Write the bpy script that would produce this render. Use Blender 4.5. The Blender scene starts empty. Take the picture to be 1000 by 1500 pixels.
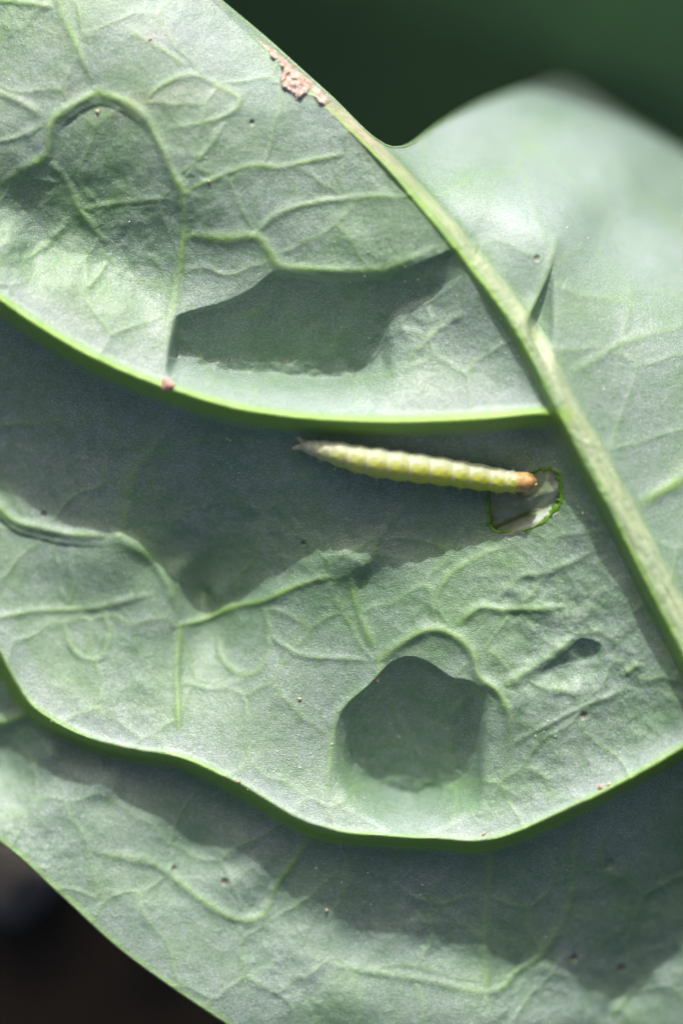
import bpy, math, random
import numpy as np

random.seed(7)
RNG = np.random.RandomState(11)
scene = bpy.context.scene
COL = scene.collection

# ------------------------------------------------------------------ camera, sky, sun
# 1 unit = 100 px of the photograph (about 3 mm of real leaf); leaf roughly in the XY plane
SUN_EL, SUN_T = 28.0, math.tan(math.radians(28.0))
SUN_AZ = math.radians(0.0)                      # sun stands towards +Y (top of the picture)
D = 60.0
cam = bpy.data.cameras.new('camera')
cam_o = bpy.data.objects.new('camera', cam)
COL.objects.link(cam_o)
cam_o.location = (0, 0, D - 0.35)
cam_o.rotation_euler = (0, 0, 0)
cam.sensor_fit = 'AUTO'
cam.sensor_width = 360.0
cam.lens = 360.0 * D / 15.0
cam.clip_start = 1.0
cam.clip_end = 2000.0
cam.dof.use_dof = True
cam.dof.focus_distance = D
cam.dof.aperture_fstop = (cam.lens / 1000.0) / 4.4
scene.camera = cam_o

world = bpy.data.worlds.new('World')
scene.world = world
world.use_nodes = True
wn = world.node_tree
sky = wn.nodes.new('ShaderNodeTexSky')
sky.sky_type = 'NISHITA'
sky.sun_disc = False
sky.sun_elevation = math.radians(SUN_EL)
sky.sun_rotation = SUN_AZ
sky.dust_density = 6.0
sky.ozone_density = 0.0
sky.air_density = 0.3
wn.nodes['Background'].inputs['Strength'].default_value = 0.145
wn.links.new(sky.outputs[0], wn.nodes['Background'].inputs['Color'])

sun = bpy.data.lights.new('sun', 'SUN')
sun.energy = 3.3
sun.angle = math.radians(0.55)
sun.color = (1.0, 0.96, 0.945)
sun_o = bpy.data.objects.new('sun', sun)
COL.objects.link(sun_o)
sun_o.location = (0, 30, 40)
sun_o.rotation_euler = (-math.radians(90 - SUN_EL), 0, -SUN_AZ)

scene.view_settings.view_transform = 'Standard'
scene.view_settings.look = 'None'
scene.view_settings.gamma = 1.0
scene.view_settings.use_curve_mapping = False
scene.view_settings.exposure = 0.22
scene.render.engine = 'CYCLES'
scene.cycles.max_bounces = 8
scene.cycles.use_denoising = True

# ------------------------------------------------------------------ small numeric helpers
def sstep(a, b, x):
    t = np.clip((x - a) / (b - a), 0, 1)
    return t * t * (3 - 2 * t)

def P(*pts):
    return np.array(pts, float) / 100.0

def smooth_line(pts, step=0.05):
    """Catmull-Rom through the points (any number of columns), evenly resampled."""
    pts = np.asarray(pts, float)
    if len(pts) == 2:
        n = max(2, int(np.linalg.norm(pts[1, :2] - pts[0, :2]) / step))
        t = np.linspace(0, 1, n)[:, None]
        return pts[0] * (1 - t) + pts[1] * t
    ext = np.vstack([2 * pts[0] - pts[1], pts, 2 * pts[-1] - pts[-2]])
    out = []
    for i in range(1, len(ext) - 2):
        p0, p1, p2, p3 = ext[i - 1], ext[i], ext[i + 1], ext[i + 2]
        n = max(2, int(np.linalg.norm(p2[:2] - p1[:2]) / step))
        for t in np.linspace(0, 1, n, endpoint=False):
            out.append(0.5 * (2 * p1 + (p2 - p0) * t + (2 * p0 - 5 * p1 + 4 * p2 - p3) * t * t + (3 * p1 - p0 - 3 * p2 + p3) * t ** 3))
    out.append(pts[-1])
    return np.array(out)

def dist_to(line, U, V):
    """distance, position along (0..1) and side (+ = right hand of travel, image y down) from flat arrays to a polyline"""
    best = np.full(U.shape, 1e9)
    par = np.zeros(U.shape)
    side = np.ones(U.shape)
    seg = np.linalg.norm(np.diff(line[:, :2], axis=0), axis=1)
    cum = np.concatenate([[0], np.cumsum(seg)])
    for i in range(len(line) - 1):
        ax, ay = line[i, :2]
        dx, dy = line[i + 1, :2] - line[i, :2]
        L2 = dx * dx + dy * dy + 1e-12
        rx, ry = U - ax, V - ay
        t = np.clip((rx * dx + ry * dy) / L2, 0, 1)
        d2 = (rx - t * dx) ** 2 + (ry - t * dy) ** 2
        m = d2 < best
        best = np.where(m, d2, best)
        par = np.where(m, (cum[i] + t * seg[i]) / cum[-1], par)
        side = np.where(m, np.sign(dx * ry - dy * rx + 1e-12), side)
    return np.sqrt(best), par, side

def inside(poly, U, V):
    poly = np.asarray(poly)
    res = np.zeros(U.shape, bool)
    j = len(poly) - 1
    for i in range(len(poly)):
        xi, yi = poly[i, :2]
        xj, yj = poly[j, :2]
        if yi != yj:
            res ^= ((yi > V) != (yj > V)) & (U < (xj - xi) * (V - yi) / (yj - yi) + xi)
        j = i
    return res

_TAB = RNG.rand(256, 256) * 2 - 1
def vnoise(U, V, s, ox=0.0, oy=0.0):
    x, y = U / s + ox + 64, V / s + oy + 64
    xi, yi = np.floor(x).astype(int), np.floor(y).astype(int)
    fx, fy = x - xi, y - yi
    fx = fx * fx * fx * (fx * (fx * 6 - 15) + 10)
    fy = fy * fy * fy * (fy * (fy * 6 - 15) + 10)
    a, b = _TAB[xi & 255, yi & 255], _TAB[(xi + 1) & 255, yi & 255]
    c, d = _TAB[xi & 255, (yi + 1) & 255], _TAB[(xi + 1) & 255, (yi + 1) & 255]
    return (a * (1 - fx) + b * fx) * (1 - fy) + (c * (1 - fx) + d * fx) * fy

def fbm(U, V, s, octv=3, ox=0.0):
    r, a = 0, 1.0
    for k in range(octv):
        r = r + a * vnoise(U * 0.8 + V * 0.6, V * 0.8 - U * 0.6, s, ox + 17.3 * k, 5.1 * k)
        s, a = s * 0.5, a * 0.5
    return r

def tps(pts, reg=0.004):
    """thin-plate spline through rows (u, v, z) -> function"""
    pts = np.asarray(pts, float)
    n = len(pts)
    X = pts[:, :2]
    def k(r2):
        return 0.5 * r2 * np.log(r2 + 1e-9)
    A = np.zeros((n + 3, n + 3))
    A[:n, :n] = k(((X[:, None] - X[None]) ** 2).sum(-1)) + np.eye(n) * reg
    A[:n, n] = 1
    A[:n, n + 1:] = X
    A[n, :n] = 1
    A[n + 1:, :n] = X.T
    w = np.linalg.solve(A, np.concatenate([pts[:, 2], [0, 0, 0]]))
    def f(U, V):
        r = w[n] + w[n + 1] * U + w[n + 2] * V
        for i in range(n):
            r = r + w[i] * k((U - X[i, 0]) ** 2 + (V - X[i, 1]) ** 2)
        return r
    return f

# ------------------------------------------------------------------ node helpers
def mat_new(name):
    m = bpy.data.materials.new(name)
    m.use_nodes = True
    nt = m.node_tree
    return m, nt, nt.nodes['Principled BSDF']

def N(nt, kind, **kw):
    n = nt.nodes.new(kind)
    for k_, v_ in kw.items():
        if k_ in n.inputs.keys():
            n.inputs[k_].default_value = v_
        else:
            setattr(n, k_, v_)
    return n

def mixc(nt, fac, a, b, mode='MIX'):
    n = nt.nodes.new('ShaderNodeMix')
    n.data_type = 'RGBA'
    n.blend_type = mode
    for sock, val in ((n.inputs[0], fac), (n.inputs[6], a), (n.inputs[7], b)):
        if isinstance(val, (int, float)):
            sock.default_value = val
        elif isinstance(val, tuple):
            sock.default_value = (*val, 1.0)
        else:
            nt.links.new(val, sock)
    return n.outputs[2]

def math_n(nt, op, a, b=None, clamp=False):
    n = nt.nodes.new('ShaderNodeMath')
    n.operation = op
    n.use_clamp = clamp
    for i, val in enumerate((a, b)):
        if val is None:
            continue
        if isinstance(val, (int, float)):
            n.inputs[i].default_value = val
        else:
            nt.links.new(val, n.inputs[i])
    return n.outputs[0]

def ramp(nt, fac, lo, hi):
    n = nt.nodes.new('ShaderNodeMapRange')
    n.inputs[1].default_value, n.inputs[2].default_value = lo, hi
    n.interpolation_type = 'SMOOTHSTEP'
    nt.links.new(fac, n.inputs[0])
    return n.outputs[0]

def attr(nt, name):
    n = nt.nodes.new('ShaderNodeAttribute')
    n.attribute_name = name
    return n.outputs['Fac']

def noise(nt, scale, detail=2.0, rough=0.5):
    tc = nt.nodes.new('ShaderNodeTexCoord')
    n = nt.nodes.new('ShaderNodeTexNoise')
    n.inputs['Scale'].default_value = scale
    n.inputs['Detail'].default_value = detail
    n.inputs['Roughness'].default_value = rough
    nt.links.new(tc.outputs['Object'], n.inputs['Vector'])
    return n.outputs['Fac']

# ------------------------------------------------------------------ leaf skin material
def make_leaf_material():
    m, nt, b = mat_new('waxy_leaf_skin')
    wax, vein, pale, brown, spot = (attr(nt, a) for a in ('wax', 'vein', 'pale', 'brown', 'spot'))
    sunlit_frost = attr(nt, 'sunlit_frost')
    grain = noise(nt, 50.0, 1.0, 0.6)
    mid = noise(nt, 5.0, 4.0, 0.6)
    big = noise(nt, 1.1, 3.0, 0.5)
    flesh = mixc(nt, ramp(nt, big, 0.35, 0.65), (0.065, 0.20, 0.045), (0.10, 0.235, 0.06))
    bloom = mixc(nt, ramp(nt, mid, 0.3, 0.7), (0.184, 0.268, 0.238), (0.244, 0.318, 0.310))
    w = math_n(nt, 'MULTIPLY', wax, math_n(nt, 'ADD', 0.62, math_n(nt, 'MULTIPLY', mid, 0.7)), clamp=True)
    w = math_n(nt, 'MULTIPLY', w, math_n(nt, 'ADD', 0.36, math_n(nt, 'MULTIPLY', ramp(nt, grain, 0.38, 0.62), 0.86)), clamp=True)
    c = mixc(nt, w, flesh, bloom)
    glitter = ramp(nt, noise(nt, 46.0, 0.0, 0.5), 0.60, 0.72)  # sun glitter of the wax painted as white flecks in the colour
    c = mixc(nt, math_n(nt, 'MULTIPLY', glitter, math_n(nt, 'MULTIPLY', wax, 0.55)), c, (0.46, 0.53, 0.50))
    c = mixc(nt, math_n(nt, 'MULTIPLY', sunlit_frost, math_n(nt, 'ADD', .6, math_n(nt, 'MULTIPLY', ramp(nt, grain, .35, .65), .4))), c, (0.40, 0.48, 0.54))
    c = mixc(nt, vein, c, mixc(nt, grain, (0.21, 0.42, 0.04), (0.30, 0.51, 0.085)))
    c = mixc(nt, pale, c, mixc(nt, grain, (0.30, 0.41, 0.19), (0.42, 0.50, 0.31)))
    c = mixc(nt, brown, c, mixc(nt, ramp(nt, noise(nt, 9.0, 3.0), 0.35, 0.65), (0.42, 0.28, 0.22), (0.60, 0.48, 0.42)))
    c = mixc(nt, math_n(nt, 'MULTIPLY', spot, .75), c, (0.12, 0.075, 0.045))
    nt.links.new(c, b.inputs['Base Color'])
    b.inputs['Roughness'].default_value = 0.5
    b.inputs['Specular IOR Level'].default_value = 0.45
    bump1 = N(nt, 'ShaderNodeBump', Strength=0.45, Distance=0.012)
    nt.links.new(grain, bump1.inputs['Height'])
    bump2 = N(nt, 'ShaderNodeBump', Strength=0.22, Distance=0.05)
    nt.links.new(noise(nt, 9.0, 3.0, 0.6), bump2.inputs['Height'])
    nt.links.new(bump2.outputs[0], bump1.inputs['Normal'])
    nt.links.new(bump1.outputs[0], b.inputs['Normal'])
    # the wax bloom is a crust of tiny rods and plates: a glossy coat whose grains lie at all angles and glint in the sun
    glint = N(nt, 'ShaderNodeBump', Strength=1.0, Distance=0.022)
    nt.links.new(grain, glint.inputs['Height'])
    nt.links.new(bump2.outputs[0], glint.inputs['Normal'])
    nt.links.new(glint.outputs[0], b.inputs['Coat Normal'])
    nt.links.new(math_n(nt, 'MULTIPLY', math_n(nt, 'SUBTRACT', 1.0, math_n(nt, 'MAXIMUM', math_n(nt, 'MAXIMUM', vein, brown), math_n(nt, 'MULTIPLY', sunlit_frost, .9))), 0.5), b.inputs['Coat Weight'])
    b.inputs['Coat Roughness'].default_value = 0.34
    b.inputs['Coat IOR'].default_value = 1.75
    return m

LEAF_MAT = make_leaf_material()

# ------------------------------------------------------------------ veins (pixel coordinates of the photograph / 100)
L1 = smooth_line(P((-350, 180), (-150, 320), (0, 428), (60, 470), (150, 522), (250, 563), (350, 592), (450, 606), (560, 611), (680, 607), (770, 600), (812, 598)))
L1z = lambda u: np.interp(u, [-3.5, 0, 1.5, 3, 4.5, 6.5, 8.1, 9], [0.1, 0.2, 0.3, 0.35, 0.36, 0.32, 0.36, 0.4])
L2 = smooth_line(P((-350, 560), (-150, 760), (-40, 895), (0, 960), (25, 1005), (55, 1040), (130, 1080), (200, 1098), (270, 1108), (350, 1146), (460, 1207), (560, 1220), (640, 1224), (720, 1224), (850, 1168), (1000, 1084), (1150, 985), (1350, 850)))
L2z = lambda u: np.interp(u, [-3.5, 0, 1.3, 2.7, 4.6, 7.2, 10, 13], [-1.1, -0.8, -0.6, -0.45, -0.2, 0.0, 0.2, 0.2])
MID = smooth_line(P((150, -160), (230, -80), (310, -8), (380, 58), (430, 102), (480, 148), (540, 208), (590, 262), (640, 318), (690, 380), (740, 448), (782, 515), (820, 590), (860, 665), (905, 750), (950, 838), (1000, 935), (1060, 1050), (1150, 1220), (1250, 1400), (1340, 1560)))
MIDw = lambda v: np.interp(v, [-2, 0, 1.5, 3, 4.5, 6, 8, 10, 15], [0.05, 0.06, 0.11, 0.15, 0.20, 0.24, 0.265, 0.29, 0.38])

def along(line, u):
    return np.interp(u, line[:, 0], line[:, 1])
l1v, l2v = (lambda u: along(L1, u)), (lambda u: along(L2, u))
midu = lambda v: np.interp(v, MID[:, 1], MID[:, 0])

# land heights where the photographed shadows of the two lateral veins end
sh1 = P((-200, 560), (0, 712), (50, 740), (100, 764), (170, 780), (220, 824), (265, 862), (308, 900), (345, 880), (400, 838), (460, 806), (520, 795), (610, 804), (660, 792), (705, 774))
sh2 = P((0, 1110), (70, 1140), (150, 1180), (280, 1246), (340, 1268), (400, 1326), (450, 1352), (520, 1382), (640, 1394), (700, 1412), (760, 1432), (860, 1466), (930, 1476), (1000, 1424), (1100, 1340))

p1 = [(u, l1v(u), L1z(u)) for u in np.arange(-3, 8.2, 0.6)]
dip1 = lambda u: 1 + .45 * math.exp(-((u - 4.2) / 1.6) ** 4)
p1 += [(u, l1v(u) - 0.35, L1z(u) - 0.11 * dip1(u)) for u in np.arange(-3, 7.8, 0.8)]
p1 += [(u, l1v(u) - 0.8, L1z(u) - 0.26 * dip1(u)) for u in np.arange(-3, 7.2, 0.8)]
p1 += [tuple(q) for q in np.array([
    (-3, -3.5, -.7), (0, -3.5, -.9), (-3, -1, -.4), (0, -1, -.35), (1.5, -1.5, -.7), (0, .2, -.15), (1.5, 1.3, .12), (1, .3, .0), (2, .6, .05),
    (.3, 2.3, .05), (.2, 3.1, -.24), (1.2, 2.2, .02), (1.2, 3.0, -.22), (1.9, 2.4, .02), (2.0, 3.3, -.2), (1.5, 3.8, -.34), (.5, 3.7, -.28), (2.1, 4.3, -.22), (2.6, 2.7, .12), (3.4, 1.5, .1), (4, 2.5, .08), (3.1, -.1, -.45), (3.8, .6, -.28), (4.3, 1.05, -.14), (4.8, 1.5, -.04),
    (5.4, 2.1, .05), (5.9, 2.65, .17), (6.4, 3.2, .26), (6.9, 3.85, .27), (7.35, 4.5, .24), (7.8, 5.2, .29), (5, 3, .05), (2.8, .5, -.1), (3.5, 3.2, .08), (5.3, 3.85, .12), (5.3, 4.5, -.08), (4.2, 4.5, -.08), (3.2, 4.4, -.08), (6.3, 4.5, .08)])]
wormlift = lambda u: .17 * math.exp(-((u - 6.0) / 1.15) ** 4)
p2 = [(u, v, L1z(u) + .125 + wormlift(u) - SUN_T * (v - l1v(u))) for u, v in sh1]
p2 += [(u, l1v(u) + 0.4, L1z(u) - np.interp(u, [0, 3, 4.4, 6, 7, 7.8], [.58, .50, .36, 0.25, .22, .18])) for u in np.arange(-3, 7.9, 0.8)]
p2 += [(u, l2v(u), L2z(u)) for u in np.arange(-3, 12, 0.6)]
dip2 = lambda u: 1 + .35 * math.exp(-((u - 5.95) / 1.1) ** 4)
p2 += [(u, l2v(u) - 0.35, L2z(u) - 0.11 * dip2(u)) for u in np.arange(-3, 9.8, 0.55)]
p2 += [(5.3, 11.4, L2z(5.3) - .38), (6.0, 11.3, L2z(6.) - .42), (6.6, 11.3, L2z(6.6) - .38), (6.0, 10.6, -.44)]
p2 += [(u, l1v(u) + .75, L1z(u) - .44) for u in (4.7, 5.4, 5.9, 6.4, 6.9, 7.3)]
p2 += [(2.85, 8.35, -1.2), (3.0, 8.7, -1.32), (2.55, 8.2, -1.08), (8.3, 6.6, .14), (8.5, 7.0, .16), (8.05, 6.45, .0), (7.7, 7.0, -.16), (7.9, 7.5, -.12), (7.2, 7.3, -.36), (8.6, 7.7, .08), (9.0, 8.6, .1), (9.5, 9.5, .12), (9.9, 10.2, .16), (6, 9, -.33), (8, 9.2, -.08), (4, 10, -.6), (4.5, 9.2, -.62), (5.3, 8.5, -.5),
       (1.7, 9, -1.0), (2.6, 9.1, -1.0), (3.1, 9.5, -1.1), (.8, 8.5, -1.1), (.2, 7.7, -1.1), (7.8, 10.6, -.05)]
p3 = [(u, v, L2z(u) + .11 - SUN_T * (v - l2v(u))) for u, v in sh2]
p3 += [(u, l2v(u) + 0.4, L2z(u) - np.interp(u, [0, 1, 4, 7, 10], [.48, .45, .48, .52, .55])) for u in np.arange(.2, 12, 0.8)]
p3 += [(-1, 11, -1.25), (0, 12.2, -1.0), (1, 13.1, -.82), (2, 14.0, -.78), (3.3, 14.9, -.75), (5, 14.6, -.72), (7.2, 14.9, -.75), (9, 15.1, -1.6), (5, 16.2, -1.2), (8, 17, -1.3), (12, 16, -1.5), (-3, 10, -1.6), (2.2, 12.9, -.90), (3.2, 13.6, -.86), (-2, 9, -1.5)]
def crisp(sh, vv, zz):
    """land levels out just past a shadow's end, so that the edge of the shadow is crisp"""
    r = []
    for u, v in sh:
        if u >= 0:
            z = zz(u) + .12 + (wormlift(u) if zz is L1z else 0) - SUN_T * (v - vv(u))
            r += [(u, v + .28, z + .04), (u, v - .3, z + .06)]
    return r
p2 += crisp(sh1, l1v, L1z)
p3 += crisp(sh2, l2v, L2z)
p0 = [(3.1, -.1, -.6), (3.8, .55, -.45), (4.6, 1.2, -.4), (5.3, 1.9, -.25), (5.95, 2.5, -.12), (6.5, 3.05, -.02), (7.0, 3.6, .05), (7.6, 4.3, .16), (8.1, 5.1, .28), (8.6, 6.0, .3), (9.3, 7.4, .3), (10.2, 9.1, .3), (11.3, 11, .3),
      (6.2, 2.55, -.42), (6.9, 2.9, -.24), (7.6, 3.25, -.12), (8.1, 3.5, -.1), (8.6, 4.0, -.25), (9.2, 5.0, .0), (9.6, 6.0, .1), (10.2, 7.2, .1), (10.2, 5.6, -.2), (9.3, 4.2, -.55), (10.2, 4.6, -.7), (11.8, 7.5, -.2), (12.6, 9.5, -.2),
      (6.1, 2.1, -1.0), (7.0, 2.3, -1.1), (8.0, 2.6, -1.25), (6.8, 2.6, -.6), (9.0, 3.2, -1.6), (10, 3.8, -1.7), (7.2, 1.4, -3.6), (8.2, 1.1, -4.6), (9.1, 1.6, -4.3), (10, 2.2, -4.2), (11.5, 3.6, -3.9), (12.8, 5.5, -3.4), (8.2, 1.9, -2.7), (9.3, 2.4, -2.7)]

# leaf outline and bite hole
OUT = P((310, -12), (250, -70), (150, -160), (20, -260), (-150, -340), (-330, -360), (-340, 300), (-330, 900), (-200, 1060), (-100, 1150), (-20, 1222), (30, 1262), (100, 1326), (170, 1390), (240, 1442), (335, 1506), (450, 1580), (600, 1650), (850, 1710), (1100, 1700), (1285, 1620), (1300, 1480), (1200, 1260),
        (1290, 1100), (1310, 800), (1290, 560), (1180, 380), (1120, 238), (1036, 172), (960, 124), (897, 78), (863, 58), (836, 58), (795, 80), (713, 118), (648, 165), (590, 213), (548, 205), (488, 146), (436, 98), (386, 52))
OUT = smooth_line(np.vstack([OUT, OUT[:1]]), 0.12)
HOLE = P((722, 708), (715, 724), (713, 745), (714, 768), (722, 778), (745, 781), (775, 775), (800, 761), (816, 744), (822, 731), (820, 712), (816, 692), (806, 685), (792, 686), (778, 691), (760, 698), (740, 704))
_h = np.vstack([HOLE, HOLE[:1]])
HOLE = np.vstack([np.linspace(_h[i_], _h[i_ + 1], 6, endpoint=False) for i_ in range(len(_h) - 1)] + [_h[-1:]])
HOLE[1:-1] += RNG.randn(len(HOLE) - 2, 2) * 0.009

# veinlets: points, width, height, pigment
VEINLETS = [
    (P((0, 3), (50, 9), (92, 18)), .05, .05, .6), (P((88, -40), (92, 18), (110, 60), (130, 105), (147, 138)), .05, .05, .6),
    (P((147, 140), (110, 160), (80, 183), (73, 222), (65, 236), (30, 255), (-20, 285)), .075, .10, .7),
    (P((147, 140), (185, 155), (220, 185), (240, 225), (258, 265), (270, 290), (271, 340), (263, 400), (253, 450), (245, 500), (240, 555)), .075, .10, .7),
    (P((270, 285), (310, 268), (370, 247), (410, 249), (450, 240), (500, 230), (545, 226)), .045, .04, .5),
    (P((212, 158), (240, 130), (285, 115), (330, 135), (352, 150), (340, 170), (300, 185), (240, 195)), .045, .04, .55),
    (P((190, 48), (225, 68), (262, 92), (285, 115)), .04, .03, .5), (P((-20, 130), (40, 158), (78, 184)), .05, .05, .4),
    (P((271, 345), (330, 352), (375, 350), (395, 370), (412, 392), (450, 396), (530, 400), (580, 391), (640, 366), (675, 352)), .075, .08, .6),
    (P((412, 392), (400, 430), (380, 455), (330, 466)), .05, .04, .4), (P((375, 350), (386, 335), (405, 318), (440, 305), (490, 296), (560, 292), (618, 305)), .05, .05, .35),
    (P((70, 236), (100, 268), (118, 310), (165, 368)), .06, .06, .3), (P((40, 380), (75, 352), (112, 312)), .06, .06, .2), (P((130, 425), (148, 400), (160, 378)), .05, .06, .35),
    (P((605, 520), (632, 492), (660, 470), (690, 462)), .05, .06, .35),
    (P((-20, 730), (15, 762), (60, 775), (100, 783), (150, 785), (172, 788)), .06, .11, .75),
    (P((172, 788), (215, 815), (240, 850), (258, 890), (262, 915)), .09, .14, .35),
    (P((172, 788), (183, 740), (195, 690), (225, 655), (272, 598)), .09, .06, .25),
    (P((262, 918), (300, 908), (340, 890), (385, 880), (430, 860), (470, 848), (515, 845)), .055, .10, .75),
    (P((262, 918), (258, 960), (258, 1010), (263, 1090)), .05, .07, .75),
    (P((515, 845), (540, 820), (560, 780), (578, 752), (620, 715), (668, 660), (690, 625)), .06, .04, .22),
    (P((515, 845), (520, 880), (530, 910), (557, 965)), .055, .05, .4),
    (P((557, 965), (590, 940), (630, 922), (665, 931), (690, 955), (700, 990), (725, 1010), (742, 1040), (745, 1080), (743, 1122)), .075, .12, .6),
    (P((557, 965), (550, 998), (520, 1022), (495, 1045), (487, 1080), (482, 1130), (478, 1195)), .06, .07, .4),
    (P((672, 912), (700, 890), (740, 893), (800, 890), (850, 885)), .06, .08, .4), (P((742, 1000), (790, 970), (830, 938), (846, 920)), .07, .10, .4),
    (P((912, 985), (935, 968)), .06, .07, .5),
    (P((385, 880), (392, 930), (385, 975), (360, 990), (335, 980), (318, 955), (316, 905)), .045, .04, .4),
    (P((-20, 908), (45, 897), (90, 895), (130, 893), (170, 884), (220, 872), (248, 866)), .05, .05, .35), (P((94, 893), (101, 860), (99, 828), (100, 786)), .045, .04, .2), (P((148, 893), (156, 930), (145, 965), (120, 966), (100, 950), (92, 920), (93, 895)), .045, .05, .3),
    (P((632, 905), (650, 850), (700, 815), (760, 796)), .05, .04, .35), (P((735, 870), (760, 845), (800, 838), (880, 800)), .05, .05, .2), (P((262, 1000), (320, 1010), (370, 985)), .045, .04, .25), (P((390, 930), (440, 960), (500, 965), (552, 968)), .045, .04, .25), (P((745, 1090), (800, 1060), (860, 1030), (940, 1000)), .045, .04, .22), (P((640, 932), (632, 880), (640, 850)), .045, .04, .25), (P((78, 183), (30, 205), (-20, 215)), .045, .04, .3), (P((147, 140), (215, 156)), .045, .03, .3), (P((258, 265), (300, 230), (340, 172)), .04, .03, .25), (P((115, 310), (170, 300), (268, 292)), .05, .05, .25),
    (P((460, 1215), (432, 1262), (405, 1300), (390, 1335), (375, 1350), (340, 1350), (290, 1320), (230, 1275), (190, 1262), (150, 1255), (95, 1240)), .07, .07, .5),
    (P((720, 1232), (713, 1330), (712, 1415), (720, 1520)), .06, .05, .4), (P((842, 1230), (836, 1330), (800, 1400), (760, 1430), (720, 1458), (620, 1440), (500, 1420), (390, 1385)), .06, .05, .35),
    (P((560, 975), (572, 1035), (600, 1085), (640, 1150)), .05, .04, .25), (P((700, 1005), (655, 1050), (600, 1085), (530, 1100)), .05, .04, .25),
    (P((905, 1500), (930, 1470), (960, 1440)), .05, .05, .4),
    (P((-60, 1078), (0, 1062), (30, 1052), (56, 1043)), .10, .16, .8),
    (P((935, 735), (960, 722), (1000, 696), (1060, 640), (1130, 560)), .09, .12, .9),
    (P((835, 545), (870, 528), (905, 505), (950, 490), (1030, 470)), .06, .05, .3), (P((815, 420), (850, 435), (900, 438), (980, 455)), .07, .05, .25),
    (P((763, 474), (782, 440), (798, 400), (812, 358), (806, 330)), .07, .08, .35),
]
VEINLETS = [(smooth_line(p, 0.06), w, h, c) for p, w, h, c in VEINLETS]

# dents: sunken patches whose steep side is a vein (curve, side, depth, ramp, length, end fade)
# sunken patches: the vein that throws the shade and the line where that shade ends, both left to right
PITS = [
    (P((256, 462), (285, 452), (330, 440), (370, 420), (395, 400), (412, 396), (450, 402), (530, 406), (580, 398), (640, 374), (690, 358)),
     P((264, 525), (285, 532), (330, 542), (400, 547), (460, 554), (510, 550), (545, 532), (562, 506), (580, 470), (640, 440), (690, 400)), .11, .8, .03),
    (P((486, 1085), (503, 1036), (540, 1000), (572, 968), (600, 958), (630, 968), (660, 988), (690, 994), (715, 1014), (724, 1032)),
     P((486, 1090), (505, 1118), (540, 1146), (580, 1168), (610, 1173), (650, 1158), (680, 1142), (696, 1112), (704, 1072), (714, 1045), (724, 1036)), .12, .5, .14),
    (P((785, 978), (830, 944), (850, 930), (885, 938)), P((785, 984), (830, 975), (858, 974), (885, 950)), .08, .4, .06),
    (P((80, 195), (110, 168), (147, 150), (185, 163), (220, 192), (240, 225)), P((80, 207), (110, 186), (147, 165), (185, 176), (220, 202), (240, 228)), .2, .6, .15),
    (P((-20, 738), (15, 770), (60, 783), (100, 791), (172, 796)), P((-20, 752), (15, 786), (60, 798), (100, 806), (172, 803)), .06, .4, .1),
    (P((600, 516), (632, 490), (660, 470), (690, 460)), P((600, 520), (632, 500), (660, 482), (690, 465)), .06, .3, .05),
    (P((764, 478), (778, 450), (790, 425), (801, 400), (812, 366)), P((764, 484), (778, 490), (790, 470), (801, 428), (812, 374)), .12, .8, .25),
]
PITS = [(smooth_line(a, .05), smooth_line(b, .05), w, r, e) for a, b, w, r, e in PITS]

# ------------------------------------------------------------------ the height field of the leaf
gu = np.concatenate([np.arange(-3.5, -0.3, 0.08), np.arange(-0.3, 10.3, 0.02), np.arange(10.3, 13.3, 0.08)])
gv = np.concatenate([np.arange(-3.8, -0.3, 0.08), np.arange(-0.3, 15.3, 0.02), np.arange(15.3, 17.4, 0.08)])
GU, GV = np.meshgrid(gu, gv)
SH = GU.shape
U, V = GU.ravel(), GV.ravel()

d1, t1, _ = dist_to(L1, U, V)
s1 = d1 * np.where(V > l1v(U), 1, -1)
d2, t2, _ = dist_to(L2, U, V)
s2 = d2 * np.where(V > l2v(U), 1, -1)
dm, tm, _ = dist_to(MID, U, V)
sm = dm * np.where(U > midu(V), 1, -1)
mw = MIDw(V)

wob = fbm(U, V, 0.9, 2, 3.0)
z1, z2, z3, z0 = tps(p1)(U, V), tps(p2)(U, V), tps(p3)(U, V), tps(p0, .03)(U, V)
c1 = sstep(0.0, 0.34, s1 + 0.015 * wob) ** 1.25
c2 = sstep(-0.02, np.interp(U, [0, 3, 7, 10], [.20, .22, .14, .26]), s2 + 0.015 * wob)
Z = z1 * (1 - c1) + z2 * c1
Z = Z * (1 - c2) + z3 * c2
# rounded lip of the lateral veins
Z += 0.12 * np.exp(-((s1 - .10) / 0.09) ** 2) * (1 - .6 * sstep(-.8, .3, sm / mw)) + 0.12 * np.exp(-((s2 - .09) / 0.085) ** 2)

left = (sm < 0)
fadej = sstep(-1.9, -0.3, sm / mw)
Z = Z * (1 - fadej * .9) + Z * fadej * .9
join = np.exp(-((V - 6.2) / .9) ** 4) * fadej
Z = Z * (1 - join) + (z1 * .55 + z2 * .45) * join
def local(line, reach):
    lo, hi = line[:, :2].min(0) - reach, line[:, :2].max(0) + reach
    return np.nonzero((U > lo[0]) & (U < hi[0]) & (V > lo[1]) & (V < hi[1]))[0]

dentsum = np.zeros_like(Z)
cm0 = sstep(-1.1, -0.55, sm / mw)
ZB = (Z * (1 - cm0) + z0 * cm0).reshape(SH)

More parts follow.
